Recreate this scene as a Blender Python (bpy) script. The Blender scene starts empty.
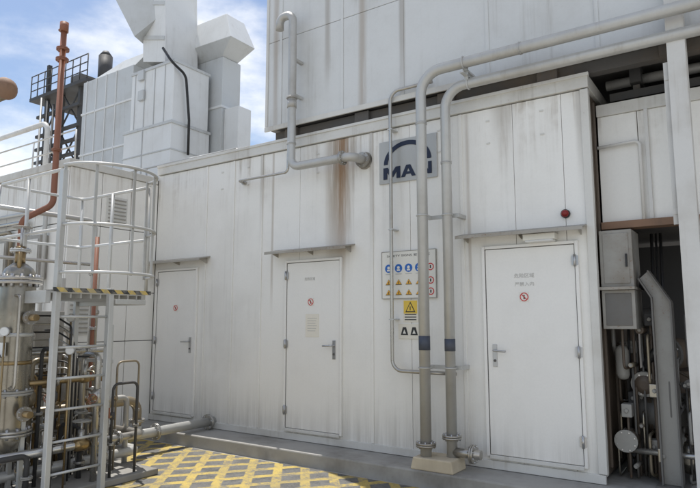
import bpy,bmesh,math,random
from mathutils import Vector,Matrix
random.seed(3)
S=bpy.context.scene
# ---------------- camera (surveyed pose) ----------------
FL=600.0; P=math.atan(76/600); A=math.radians(55.8)
CAM=Vector((0,-5.85,1.6))
fw=Vector((-math.cos(A)*math.cos(P),math.sin(A)*math.cos(P),math.sin(P)))
rt=Vector((math.sin(A),math.cos(A),0)); up=rt.cross(fw)
def ray(u,v): return fw+rt*((u-350)/FL)-up*((v-244)/FL)
def W(u,v,y=0.0):
    r=ray(u,v); return CAM+r*((y-CAM.y)/r.y)
def WX(u,v,x):
    r=ray(u,v); return CAM+r*((x-CAM.x)/r.x)
def WZ(u,v,z=0.0):
    r=ray(u,v); return CAM+r*((z-CAM.z)/r.z)
cd=bpy.data.cameras.new("camera"); cam=bpy.data.objects.new("camera",cd); S.collection.objects.link(cam)
cd.sensor_width=36; cd.lens=36*FL/700; cd.clip_end=3000; cd.clip_start=.05
M=Matrix((rt,up,-fw)).transposed().to_4x4(); M.translation=CAM; cam.matrix_world=M; S.camera=cam
S.view_settings.view_transform='Standard'; S.view_settings.look='None'; S.view_settings.exposure=0

# ---------------- materials ----------------
class NT:
    def __init__(s,m): s.m=m; s.n=m.node_tree.nodes; s.l=m.node_tree.links
    def new(s,t,**k):
        n=s.n.new(t)
        for a,b in k.items(): setattr(n,a,b)
        return n
    def put(s,sock,v):
        if isinstance(v,bpy.types.NodeSocket): s.l.new(v,sock)
        else: sock.default_value=v
    def math(s,op,a,b=0.5,c=None):
        n=s.new('ShaderNodeMath',operation=op); s.put(n.inputs[0],a); s.put(n.inputs[1],b)
        if c is not None: s.put(n.inputs[2],c)
        return n.outputs[0]
    def rng(s,v,a,b,c=0.0,d=1.0,sm=True):
        n=s.new('ShaderNodeMapRange',interpolation_type='SMOOTHSTEP' if sm else 'LINEAR'); s.put(n.inputs[0],v)
        for i,x in enumerate((a,b,c,d)): n.inputs[i+1].default_value=x
        return n.outputs[0]
    def mix(s,f,a,b):
        n=s.new('ShaderNodeMix',data_type='RGBA'); s.put(n.inputs[0],f)
        s.put(n.inputs[6],a if not isinstance(a,tuple) else (*a,1)); s.put(n.inputs[7],b if not isinstance(b,tuple) else (*b,1)); return n.outputs[2]
    def noise(s,vec,scale,detail=5,rough=.6,mul=None,off=None):
        if mul:
            m=s.new('ShaderNodeVectorMath',operation='MULTIPLY'); s.l.new(vec,m.inputs[0]); m.inputs[1].default_value=mul; vec=m.outputs[0]
        n=s.new('ShaderNodeTexNoise'); s.l.new(vec,n.inputs['Vector']); n.inputs['Scale'].default_value=scale; n.inputs['Detail'].default_value=detail; n.inputs['Roughness'].default_value=rough
        return n.outputs['Fac']
def weathered(name,base,dirt=(.28,.25,.2),rustc=(.2,.085,.035),streak=.35,blotch=.3,rust=.25,rough=.5,metal=0.0,bump=.15,stains=(),lowdirt=None,spots=.68,topdrip=None):
    m=bpy.data.materials.new(name); m.use_nodes=True; t=NT(m); bs=t.n['Principled BSDF']
    pos=t.new('ShaderNodeNewGeometry').outputs['Position']
    sep=t.new('ShaderNodeSeparateXYZ'); t.l.new(pos,sep.inputs[0]); X,Y,Z=sep.outputs
    st=t.noise(pos,1.0,5,.7,mul=(9,9,.4)); bl=t.noise(pos,.9,5,.65); fn=t.noise(pos,44,4,.75)
    big=t.rng(bl,.38,.60)
    col=t.mix(t.math('MULTIPLY',t.math('MULTIPLY',t.rng(st,.52,.82),streak),big),base,dirt)
    col=t.mix(t.math('MULTIPLY',t.rng(bl,.42,.75),blotch),col,dirt)
    col=t.mix(t.math('MULTIPLY',t.rng(fn,.35,.8),.14),col,tuple(c*.72 for c in base))
    if rust: col=t.mix(t.math('MULTIPLY',t.math('MULTIPLY',t.rng(fn,spots,spots+.06),t.rng(bl,.42,.62)),rust),col,rustc)
    if lowdirt:
        z0,z1,k=lowdirt
        f=t.math('MULTIPLY',t.math('SUBTRACT',1.0,t.rng(Z,z0,z1)),t.rng(st,.3,.65)); col=t.mix(t.math('MULTIPLY',f,k),col,dirt)
    if topdrip:
        z0,z1,k,dc=topdrip
        f=t.math('MULTIPLY',t.math('MULTIPLY',t.rng(Z,z0,z1),t.rng(st,.46,.66)),big); col=t.mix(t.math('MULTIPLY',f,k),col,dc)
    for (cx,z0,ln,w,k,c) in stains:
        wob=t.math('MULTIPLY_ADD',st,w*1.2,cx-w*.6)
        d=t.math('ABSOLUTE',t.math('SUBTRACT',X,wob))
        fx=t.math('SUBTRACT',1.0,t.rng(d,w*.15,w)); fz=t.rng(Z,z0-ln,z0-ln*.2)
        f=t.math('MULTIPLY',fx,fz); f=t.math('MULTIPLY',f,t.rng(st,.2,.5)); f=t.math('MULTIPLY',f,k)
        col=t.mix(f,col,c)
    t.l.new(col,bs.inputs['Base Color'])
    t.put(bs.inputs['Roughness'],t.rng(bl,.3,.7,rough-.07,rough+.12)); bs.inputs['Metallic'].default_value=metal
    if bump:
        b=t.new('ShaderNodeBump'); b.inputs['Strength'].default_value=bump; b.inputs['Distance'].default_value=.01
        t.l.new(t.math('MULTIPLY_ADD',fn,.18,t.math('MULTIPLY',bl,2.0)),b.inputs['Height']); t.l.new(b.outputs[0],bs.inputs['Normal'])
    return m
RU=(.29,.165,.075); BR=(.28,.20,.12); GB=(.27,.23,.18)
wx=lambda u,v=200: W(u,v).x
ZR=W(590,74).z
wall_st=[(wx(338,180),ZR,2.4,.25,.8,BR),(wx(342,180),ZR,2.0,.12,.9,RU),(wx(262),ZR,1.5,.05,.4,GB),(wx(372),ZR,2.0,.05,.45,GB),
 (wx(505),ZR,.7,.16,.4,GB),(wx(583),ZR,1.3,.05,.4,GB),(wx(272,258),2.42,.9,.03,.45,BR),(wx(470,258),2.45,1.0,.03,.4,BR)]
PW=(.86,.845,.80); DW=(.35,.325,.28)
M_wall=weathered('enclosure_paint',PW,dirt=DW,stains=wall_st,streak=.34,blotch=.16,rust=.5,rough=.4,lowdirt=(.1,.9,.5),topdrip=(ZR-1.0,ZR-.1,.6,(.33,.265,.19)),spots=.69)
M_wall2=weathered('block_paint',PW,dirt=DW,streak=.34,blotch=.16,rust=.5,rough=.4,spots=.69,topdrip=(ZR-1.2,ZR-.3,.4,(.33,.265,.19)))
M_door=weathered('door_paint',(.85,.835,.795),dirt=DW,streak=.16,blotch=.13,rust=.25,rough=.36,lowdirt=(.1,.7,.4),spots=.71)
M_trim=weathered('trim_paint',(.69,.68,.64),dirt=(.28,.235,.17),streak=.8,blotch=.4,rust=.6,rough=.5,spots=.65)
M_upper=weathered('casing_paint',(.68,.69,.68),dirt=(.33,.31,.27),streak=.55,blotch=.25,rust=.4,rough=.42,spots=.68,
  stains=[(wx(u,60),W(u,v).z,ln,w,.5,c) for u,v,ln,w,c in [(279,15,2.8,.07,BR),(330,30,1.0,.06,GB),(405,0,1.6,.06,GB),(365,95,.5,.08,BR)]])
M_can=weathered('canopy_metal',(.38,.36,.32),dirt=(.18,.14,.09),streak=.6,blotch=.5,rust=.8,rough=.6,spots=.58)
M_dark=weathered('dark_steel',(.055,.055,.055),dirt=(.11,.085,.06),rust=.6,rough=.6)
M_gap=weathered('seam_and_mouth_dark',(.1,.095,.09),rust=0,rough=.8,bump=0)
M_brown=weathered('oily_brown_metal',(.13,.10,.075),dirt=(.06,.05,.04),blotch=.8,streak=.7,rust=.8,rough=.5,spots=.6)
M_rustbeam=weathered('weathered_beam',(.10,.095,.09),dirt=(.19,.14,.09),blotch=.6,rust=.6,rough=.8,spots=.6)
M_pipe=weathered('galvanised_pipe',(.52,.52,.50),dirt=(.28,.24,.19),streak=.6,blotch=.5,rust=.5,rough=.38,metal=.35,spots=.66)
M_pipe2=weathered('stainless_pipe',(.50,.485,.45),dirt=(.24,.19,.13),streak=.6,blotch=.6,rust=.5,rough=.28,metal=.8,spots=.64)
M_pipew=weathered('white_pipe',(.68,.67,.64),dirt=(.32,.28,.22),streak=.7,blotch=.4,rust=.4,rough=.4,spots=.68)
M_blue=weathered('blue_wrap',(.03,.045,.08),rough=.5,rust=.1)
M_tan=weathered('tan_pipe',(.34,.29,.21),dirt=(.15,.11,.07),blotch=.7,streak=.5,rust=.6,rough=.35,metal=.5,spots=.62)
M_red=weathered('red_oxide_pipe',(.26,.105,.06),dirt=(.14,.07,.05),streak=.5,blotch=.6,rust=.3,rough=.55)
M_brass=weathered('brass_fitting',(.36,.26,.13),dirt=(.14,.10,.07),blotch=.7,streak=.6,rust=.4,rough=.32,metal=.8)
M_bronze=weathered('vessel_metal',(.38,.355,.30),dirt=(.10,.08,.055),streak=.8,blotch=.8,rust=.5,rough=.25,metal=.85,spots=.62)
M_galv=weathered('galvanised_steel',(.58,.585,.57),dirt=(.28,.25,.2),streak=.6,blotch=.5,rust=.5,rough=.4,metal=.3,spots=.66)
M_white=weathered('white_sheet',(.79,.80,.79),streak=.3,blotch=.14,rust=.2,rough=.45,bump=.05)
M_duct=weathered('duct_sheet',(.60,.62,.62),streak=.5,blotch=.25,rust=.25,rough=.45)
M_conc=weathered('concrete',(.30,.29,.27),dirt=(.13,.12,.10),streak=.1,blotch=.7,rust=.1,rough=.85,bump=.5)
M_slab=weathered('plinth_concrete',(.37,.36,.335),dirt=(.13,.12,.10),streak=.3,blotch=.8,rust=.5,rough=.85,bump=.7,spots=.64)
M_plinth=weathered('cream_block',(.66,.58,.44),dirt=(.25,.2,.13),blotch=.5,rough=.8)
M_black=weathered('black_rubber',(.022,.022,.023),dirt=(.06,.055,.05),rust=.1,rough=.45)
def plain(name,c,rough=.5,metal=0,k=.2):
    return weathered(name,c,dirt=tuple(x*.6 for x in c),rust=0,streak=k,blotch=k,rough=rough,metal=metal,bump=0)
M_swhite=plain('sign_cream',(.80,.78,.71),k=.1); M_sblue=plain('sign_blue',(.02,.14,.5)); M_syel=plain('sign_yellow',(.80,.56,.08)); M_sor=plain('sign_amber',(.8,.42,.04)); M_sred=plain('sign_red',(.6,.03,.03)); M_sblk=plain('sign_black',(.03,.03,.03)); M_navy=plain('emblem_navy',(.006,.015,.045)); M_sgrey=weathered('emblem_plate',(.46,.46,.44),blotch=.4,streak=.4,rust=.2,rough=.35,metal=.2); M_ink=plain('faded_ink',(.50,.49,.46)); M_steel=plain('handle_steel',(.5,.5,.5),.3,.8)
M_lamp=plain('red_lamp_glass',(.22,.01,.008),.15); M_beige=plain('cream_paper',(.80,.76,.66),k=.1); M_face=plain('gauge_face',(.7,.7,.68),.3)
M_panel=weathered('machine_grey',(.16,.155,.145),dirt=(.10,.08,.055),blotch=.6,streak=.6,rust=.6,rough=.5,spots=.6)
M_panel2=weathered('cabinet_grey',(.36,.35,.32),dirt=(.16,.12,.08),blotch=.8,streak=.9,rust=.8,rough=.45,spots=.6)
M_orange=weathered('orange_rust_beam',(.27,.16,.10),dirt=(.12,.09,.07),blotch=.7,streak=.6,rust=.6,rough=.7)
def stripes(name,c1,c2,freq):
    m=bpy.data.materials.new(name); m.use_nodes=True; t=NT(m); bs=t.n['Principled BSDF']
    pos=t.new('ShaderNodeNewGeometry').outputs['Position']; sep=t.new('ShaderNodeSeparateXYZ'); t.l.new(pos,sep.inputs[0])
    a=t.math('ADD',t.math('ADD',sep.outputs[0],sep.outputs[1]),sep.outputs[2]); f=t.math('FRACT',t.math('MULTIPLY',a,freq))
    c=t.mix(t.math('GREATER_THAN',f,.5),c1,c2); c=t.mix(t.math('MULTIPLY',t.rng(t.noise(pos,20,4,.7),.45,.6),.5),c,(.3,.28,.24))
    t.l.new(c,bs.inputs['Base Color']); bs.inputs['Roughness'].default_value=.5; return m
M_hz=stripes('hazard_stripe',(.62,.46,.14),(.05,.05,.05),7)
def ground_mat():
    m=bpy.data.materials.new('ground_concrete'); m.use_nodes=True; t=NT(m); bs=t.n['Principled BSDF']
    pos=t.new('ShaderNodeNewGeometry').outputs['Position']
    a=t.noise(pos,.8,6,.65); b=t.noise(pos,60,3,.7); c=t.noise(pos,4,5,.7)
    col=t.mix(t.rng(a,.35,.7),(.40,.39,.36),(.25,.245,.23)); col=t.mix(t.math('MULTIPLY',t.rng(c,.5,.7),.4),col,(.13,.125,.12)); col=t.mix(t.math('MULTIPLY',t.rng(b,.4,.7),.45),col,(.44,.43,.40))
    t.l.new(col,bs.inputs['Base Color']); bs.inputs['Roughness'].default_value=.9
    bu=t.new('ShaderNodeBump'); bu.inputs['Strength'].default_value=.6; bu.inputs['Distance'].default_value=.01; t.l.new(b,bu.inputs['Height']); t.l.new(bu.outputs[0],bs.inputs['Normal']); return m
M_ground=ground_mat()
def hatch_mat():
    m=bpy.data.materials.new('yellow_hatching'); m.use_nodes=True; t=NT(m); bs=t.n['Principled BSDF']
    pos=t.new('ShaderNodeNewGeometry').outputs['Position']; sep=t.new('ShaderNodeSeparateXYZ'); t.l.new(pos,sep.inputs[0]); X,Y,Z=sep.outputs
    n=t.noise(pos,4,8,.85); b=t.noise(pos,50,4,.7); a=t.noise(pos,1.2,4,.6)
    def band(e): 
        f=t.math('FRACT',t.math('MULTIPLY',t.math('ADD',e,50.0),2.7)); f=t.math('ADD',f,t.math('MULTIPLY_ADD',n,.16,-.08)); return t.math('SUBTRACT',1.0,t.rng(t.math('ABSOLUTE',t.math('SUBTRACT',f,.5)),.14,.19))
    s=t.math('MAXIMUM',band(t.math('ADD',X,t.math('MULTIPLY',Y,.8))),band(t.math('SUBTRACT',X,t.math('MULTIPLY',Y,.8))))
    s=t.math('MULTIPLY',s,t.rng(n,.39,.54,.12,1)); s=t.math('MULTIPLY',s,t.rng(b,.32,.5,.5,1))
    y=t.mix(t.rng(a,.4,.7),(.50,.37,.09),(.36,.28,.10)); y=t.mix(t.math('MULTIPLY',t.rng(b,.45,.7),.4),y,(.18,.155,.1))
    g=t.mix(t.rng(n,.4,.65),(.13,.127,.12),(.055,.055,.052)); g=t.mix(t.math('MULTIPLY',t.rng(b,.4,.7),.35),g,(.2,.195,.18))
    t.l.new(t.mix(s,g,y),bs.inputs['Base Color']); bs.inputs['Roughness'].default_value=.8
    bu=t.new('ShaderNodeBump'); bu.inputs['Strength'].default_value=.5; bu.inputs['Distance'].default_value=.008; t.l.new(b,bu.inputs['Height']); t.l.new(bu.outputs[0],bs.inputs['Normal']); return m
M_hatch=hatch_mat()

# ---------------- geometry kit ----------------
LOC={}
class MB:
    def __init__(s): s.bm=bmesh.new(); s.m=[]
    def mi(s,m):
        if m not in s.m: s.m.append(m)
        return s.m.index(m)
    def hexa(s,c,m):
        vs=[s.bm.verts.new(p) for p in c]; k=s.mi(m)
        for f in ((0,3,2,1),(4,5,6,7),(0,1,5,4),(1,2,6,5),(2,3,7,6),(3,0,4,7)):
            q=s.bm.faces.new([vs[i] for i in f]); q.material_index=k
        return s
    def box(s,x0,x1,y0,y1,z0,z1,m):
        x0,x1=sorted((x0,x1)); y0,y1=sorted((y0,y1)); z0,z1=sorted((z0,z1))
        return s.hexa([(x0,y0,z0),(x1,y0,z0),(x1,y1,z0),(x0,y1,z0),(x0,y0,z1),(x1,y0,z1),(x1,y1,z1),(x0,y1,z1)],m)
    def prism(s,pts,y0,y1,m,axis='y'):
        k=s.mi(m)
        mk=(lambda a,b,c:(a,c,b)) if axis=='y' else ((lambda a,b,c:(c,a,b)) if axis=='x' else (lambda a,b,c:(a,b,c)))
        a=[s.bm.verts.new(mk(p[0],p[1],y0)) for p in pts]; b=[s.bm.verts.new(mk(p[0],p[1],y1)) for p in pts]; n=len(pts)
        fs=[s.bm.faces.new(a),s.bm.faces.new(b[::-1])]+[s.bm.faces.new([a[i],b[i],b[(i+1)%n],a[(i+1)%n]]) for i in range(n)]
        for f in fs: f.material_index=k
        bmesh.ops.recalc_face_normals(s.bm,faces=fs); return s
    def disc(s,cx,cz,r,y0,y1,m,n=28): return s.prism([(cx+r*math.cos(2*math.pi*i/n),cz+r*math.sin(2*math.pi*i/n)) for i in range(n)],y0,y1,m)
    def ring(s,cx,cz,ro,ri,y0,y1,m,a0=0,a1=2*math.pi,n=32):
        for i in range(n):
            t0=a0+(a1-a0)*i/n; t1=a0+(a1-a0)*(i+1)/n
            s.prism([(cx+ri*math.cos(t0),cz+ri*math.sin(t0)),(cx+ro*math.cos(t0),cz+ro*math.sin(t0)),(cx+ro*math.cos(t1),cz+ro*math.sin(t1)),(cx+ri*math.cos(t1),cz+ri*math.sin(t1))],y0,y1,m)
        return s
    def sweep(s,pts,r,m,seg=16,closed=False,caps=True,radii=None):
        pts=[Vector(p) for p in pts]; n=len(pts); k=s.mi(m); rings=[]
        def tan(i):
            a=pts[(i-1)%n] if (i>0 or closed) else pts[i]; b=pts[(i+1)%n] if (i<n-1 or closed) else pts[i]; return (b-a).normalized()
        t=tan(0); nr=t.orthogonal().normalized()
        for i in range(n):
            t2=tan(i); nr=(nr-t2*nr.dot(t2)).normalized(); bn=t2.cross(nr); rr=radii[i] if radii else r
            rings.append([s.bm.verts.new(pts[i]+nr*(rr*math.cos(2*math.pi*j/seg))+bn*(rr*math.sin(2*math.pi*j/seg))) for j in range(seg)])
        for i in range(n if closed else n-1):
            a,b=rings[i],rings[(i+1)%n]
            for j in range(seg):
                f=s.bm.faces.new([a[j],a[(j+1)%seg],b[(j+1)%seg],b[j]]); f.material_index=k; f.smooth=True
        if caps and not closed:
            for rg,fl in ((rings[0],True),(rings[-1],False)):
                f=s.bm.faces.new(rg[::-1] if fl else rg); f.material_index=k
        return s
    def cyl(s,a,b,r,m,seg=16,r2=None): return s.sweep([a,b],r,m,seg,radii=[r,r2 if r2 is not None else r])
    def pipe(s,pts,r,m,bend=.15,seg=16,n=8):
        pts=[Vector(p) for p in pts]; out=[pts[0]]
        for i in range(1,len(pts)-1):
            p,a,b=pts[i],(pts[i-1]-pts[i]),(pts[i+1]-pts[i]); la,lb=a.length,b.length; a.normalize(); b.normalize()
            ang=math.pi-a.angle(b)
            if ang<.02: out.append(p); continue
            T=min(bend*math.tan(ang/2),la*.48,lb*.48); R=T/math.tan(ang/2); c=p+(a+b).normalized()*(R/math.cos(ang/2))
            v0=(p+a*T)-c; v1=(p+b*T)-c; ax=v0.cross(v1).normalized()
            for q in range(n+1): out.append(c+Matrix.Rotation(ang*q/n,3,ax)@v0)
        out.append(pts[-1]); return s.sweep(out,r,m,seg)
    def flange(s,p,d,r,m,th=.02,bolts=8,mb=None):
        p=Vector(p); d=Vector(d).normalized(); s.cyl(p-d*th*1.1,p-d*th*.08,r,m,20); s.cyl(p+d*th*.08,p+d*th*1.1,r,m,20); s.cyl(p-d*th*.2,p+d*th*.2,r*.6,m,12)
        o=d.orthogonal().normalized(); q=d.cross(o)
        for i in range(bolts):
            a=2*math.pi*(i+.5)/bolts; c=p+(o*math.cos(a)+q*math.sin(a))*r*.82; s.cyl(c-d*th*1.9,c+d*th*1.9,r*.08,mb or M_steel,6)
        return s
    def wheel(s,c,ax,r,m):
        c=Vector(c); ax=Vector(ax).normalized(); o=ax.orthogonal().normalized(); q=ax.cross(o)
        s.sweep([c+(o*math.cos(2*math.pi*i/20)+q*math.sin(2*math.pi*i/20))*r for i in range(20)],r*.1,m,8,closed=True)
        for i in range(2):
            a=math.pi*i/2; d=o*math.cos(a)+q*math.sin(a); s.cyl(c-d*r,c+d*r,r*.07,m,6)
        s.cyl(c-ax*r*.7,c+ax*r*.12,r*.12,m,8); return s
    def text(s,body,x,z,y,h,m,width=None,off=0,ex=.001,align='LEFT'):
        cu=bpy.data.curves.new('txt','FONT'); cu.body=body; cu.size=1; cu.extrude=0; cu.offset=off; cu.resolution_u=3
        o=bpy.data.objects.new('txt',cu); S.collection.objects.link(o); bpy.context.view_layer.update()
        me=bpy.data.meshes.new_from_object(o.evaluated_get(bpy.context.evaluated_depsgraph_get()))
        bpy.data.objects.remove(o); 
        if not me.vertices: return s
        xs=[v.co.x for v in me.vertices]; ys=[v.co.y for v in me.vertices]
        sy=h/(max(ys)-min(ys)); sx=(width/(max(xs)-min(xs))) if width else sy
        x0=min(xs); y0=min(ys); tw=(max(xs)-x0)*sx
        ox=x-(tw/2 if align=='CENTER' else 0)
        k=s.mi(m); vm=[s.bm.verts.new((ox+(v.co.x-x0)*sx,y,z+(v.co.y-y0)*sy)) for v in me.vertices]
        fs=[]
        for p in me.polygons:
            try: f=s.bm.faces.new([vm[i] for i in p.vertices]); f.material_index=k; fs.append(f)
            except ValueError: pass
        g=bmesh.ops.extrude_face_region(s.bm,geom=fs)
        bmesh.ops.translate(s.bm,vec=(0,-ex,0),verts=[e for e in g['geom'] if isinstance(e,bmesh.types.BMVert)])
        return s
    def done(s,name,parent=None,label=None,cat=None,group=None,bev=0,kind=None):
        me=bpy.data.meshes.new(name); vs=[v.co for v in s.bm.verts]
        lo=Vector([min(v[i] for v in vs) for i in range(3)]); hi=Vector([max(v[i] for v in vs) for i in range(3)])
        o=Vector(((lo.x+hi.x)/2,(lo.y+hi.y)/2,lo.z)); bmesh.ops.translate(s.bm,vec=-o,verts=s.bm.verts[:]); s.bm.to_mesh(me); s.bm.free()
        for m in s.m: me.materials.append(m)
        ob=bpy.data.objects.new(name,me); S.collection.objects.link(ob); LOC[ob.name]=o
        if parent: ob.parent=parent; ob.location=o-LOC[parent.name]
        else: ob.location=o
        if bev:
            b=ob.modifiers.new('bevel','BEVEL'); b.width=bev; b.segments=2; b.limit_method='ANGLE'; b.angle_limit=math.radians(50)
        if label: ob["label"]=label
        if cat: ob["category"]=cat
        if group: ob["group"]=group
        if kind: ob["kind"]=kind
        return ob
def thing(name,loc,label,cat,group=None):
    e=bpy.data.objects.new(name,None); e.empty_display_size=.1; S.collection.objects.link(e); e.location=loc; LOC[e.name]=Vector(loc)
    e["label"]=label; e["category"]=cat
    if group: e["group"]=group
    return e
def fl(parent,p,d,r,m,th=.018,bolts=8,mb=None): return MB().flange(p,d,r,m,th,bolts,mb).done('flange',parent)

# ---------------- setting ----------------
g=MB(); g.prism([(-400,-400),(400,-400),(400,400),(-400,400)],-.3,0,M_ground,'z'); g.done('ground',kind='structure')
XR=-1.24; XL=-7.55; YS=-.47
g=MB(); g.box(XL+.02,1.6,YS,3,-.05,.15,M_slab); g.done('pavement',kind='structure',bev=.015)
g=MB(); g.prism([(-7.3,-2.9),(-1.9,-2.9),(-1.9,YS-.05),(-7.3,YS-.05)],.002,.006,M_hatch,'z'); g.done('road_marking',kind='structure')

# ---------------- main enclosure ----------------
enc=thing('turbine_enclosure',((XL+XR)/2,1.5,.15),'long off-white panelled steel machinery enclosure with rust streaks and three doors','enclosure')
w=MB(); w.box(XL+.002,XR-.03,.03,3.2,.16,ZR-.02,M_gap)
seams=[XL]+[wx(u) for u in (207,234,262,300,372,410,462,515,565)]+[XR]
for a,b in zip(seams[:-1],seams[1:]):
    w.box(a+.002,b-.002,0,.05,.2,ZR-.14,M_wall)
w.box(XR-.02,XR,.06,.16,.2,ZR-.14,M_wall)
w.box(XR-.02,XR-.003,.162,3.2,.2,ZR-.14,M_brown)
for i in range(6): w.box(XR-.002,XR+.02,.25+i*.45,.29+i*.45,.25,ZR-.2,M_brown)
w.done('wall',enc,bev=.003)
t=MB(); t.box(XL,XR+.03,-.03,3.2,ZR-.13,ZR,M_trim); t.box(XL,XR+.04,-.045,.0,ZR-.02,ZR+.015,M_trim); t.done('roof_edge',enc,bev=.004)
t=MB(); t.box(XL,XR+.01,-.02,.02,.155,.235,M_trim); t.done('base_rail',enc,bev=.004)
for u in (207,234,262,372,462): MB().box(wx(u)-.018,wx(u)+.018,-.012,-.001,.24,ZR-.14,M_wall).done('cover_strip',enc,bev=.003)
for u in (222,248,318,440,490,545):
    for dz in (.28,.52): MB().box(wx(u)-.02,wx(u)+.02,-.007,-.001,ZR-dz,ZR-dz+.018,M_trim).done('panel_clip',enc,bev=.002)
t=MB(); t.box(XR-.05,XR+.025,-.025,.05,.24,ZR-.14,M_trim)
t.done('corner_post',enc,bev=.006)
def door(u0,u1,cu0,cu1,lab,hside=1):
    x0=W(u0,300).x; x1=W(u1,300).x; zb,zt=.275,2.345
    d=MB(); d.box(x0+.035,x1-.035,-.022,-.002,zb+.02,zt-.035,M_door); D=d.done('door',enc,lab,bev=.004)
    f=MB(); f.box(x0,x0+.03,-.035,-.002,zb,zt,M_door).box(x1-.03,x1,-.035,-.002,zb,zt,M_door).box(x0+.031,x1-.031,-.034,-.002,zt-.03,zt,M_door).box(x0+.031,x1-.031,-.04,-.002,zb-.02,zb+.015,M_trim)
    f.done('frame',D,bev=.003)
    k=MB()
    k.box(x0+.033,x0+.037,-.024,-.003,zb+.02,zt-.035,M_gap).box(x1-.037,x1-.033,-.024,-.003,zb+.02,zt-.035,M_gap).box(x0+.037,x1-.037,-.024,-.003,zt-.037,zt-.033,M_gap); k.done('seal',D)
    hx=x1-.11 if hside>0 else x0+.11; sg=-1 if hside>0 else 1
    h=MB(); h.box(hx-.022,hx+.022,-.031,-.022,1.14,1.36,M_steel); h.pipe([(hx,-.03,1.30),(hx,-.085,1.30),(hx+sg*.13,-.085,1.295)],.011,M_steel,.02,10); h.cyl((hx,-.03,1.2),(hx,-.038,1.2),.014,M_gap,12); h.done('handle',D,bev=.002)
    hg=x0+.03 if hside>0 else x1-.03
    for zz in (.45,1.25,2.1):
        q=MB(); q.cyl((hg,-.045,zz),(hg,-.045,zz+.11),.012,M_steel,10); q.box(hg-.03,hg+.03,-.039,-.032,zz+.01,zz+.1,M_steel); q.done('hinge',D)
    c0=W(cu0,245).x; c1=W(cu1,235).x; zc=zt+.1
    c=MB(); c.prism([(.0,zc+.05),(.0,zc+.035),(-.2,zc-.005),(-.2,zc-.025),(-.206,zc-.025),(-.206,zc+.008)],c0,c1,M_can,'x')
    for xx in (c0+.06,(c0+c1)/2,c1-.06): c.prism([(-.001,zc+.03),(-.001,zc-.05),(-.17,zc)],xx-.004,xx+.004,M_can,'x')
    c.done('canopy',D,bev=.002)
door(157,198,152,211,'narrow off-white steel door beside neighbouring block')
door(286,343,275,355,'off-white steel door with paper notice and round red sign')
door(484,581,463,588,'off-white steel door with grey lettering and round red sign',hside=-1)

def prohib(cx,cz,r,y):
    s=MB(); s.box(cx-r*1.1,cx+r*1.1,y-.002,y,cz-r*1.1,cz+r*1.15,M_swhite); s.ring(cx,cz,r,r*.82,y-.005,y-.002,M_sred)
    a=r*.6; s.prism([(cx-a-.005,cz+a),(cx-a+.005,cz+a+.0),(cx+a+.005,cz-a),(cx+a-.005,cz-a)],y-.006,y-.003,M_sred)
    s.box(cx-r*.15,cx+r*.15,y-.004,y-.002,cz-r*.5,cz+r*.1,M_sblk); s.disc(cx,cz+r*.32,r*.15,y-.004,y-.002,M_sblk,12)
    return s
c=W(312,302); prohib(c.x,c.z,.042,-.024).done('prohibition_sign',label='small round red prohibition sign stuck on the middle door',cat='sign',group='door prohibition signs')
c=W(525,297); prohib(c.x,c.z,.042,-.024).done('prohibition_sign',label='small round red prohibition sign stuck on the widest door',cat='sign',group='door prohibition signs')
c=W(177,308); prohib(c.x,c.z,.042,-.024).done('prohibition_sign',label='small round red prohibition sign stuck on the narrow door',cat='sign',group='door prohibition signs')
s=MB(); a=W(307,314); b=W(320,337); s.box(a.x,b.x,-.027,-.023,b.z,a.z,M_beige)
for i in range(6): s.box(a.x+.03,b.x-.03-.01*(i%3),-.0285,-.026,a.z-.05-i*.03,a.z-.056-i*.03,M_ink)
s.done('paper_notice',label='cream paper notice taped to the middle door',cat='notice')
s=MB(); c=W(525,283)
s.text('危险区域',c.x,c.z+.05,-.0235,.045,M_ink,.2,align='CENTER'); s.text('严禁入内',c.x,c.z-.03,-.0235,.038,M_ink,.19,align='CENTER')
s.done('door_lettering',label='faded grey characters lettered on the widest door',cat='lettering')
s=MB(); c=W(311,283)
s.text('危险区域',c.x,c.z+.03,-.0235,.04,M_ink,.16,align='CENTER'); s.done('door_lettering',label='faded grey characters lettered on the middle door',cat='lettering')

a=W(527,244); b=W(559,250)
s=MB(); s.box(a.x,b.x,-.13,-.0,2.365,2.425,M_swhite); s.box(a.x+.02,b.x-.02,-.132,-.01,2.345,2.366,M_face); s.done('light_fitting',label='small white bulkhead light fitting above a steel door',cat='light',bev=.006)
c=W(566,214); s=MB(); s.cyl((c.x,0,c.z),(c.x,-.035,c.z),.042,M_sblk,18)
s.sweep([(c.x,-.035-.04*math.sin(i*math.pi/12),c.z) for i in range(7)],.036,M_lamp,18,radii=[max(.037*math.cos(i*math.pi/12),.004) for i in range(7)]); s.done('warning_lamp',label='small round dark red warning lamp fixed on the white wall',cat='lamp')

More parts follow.
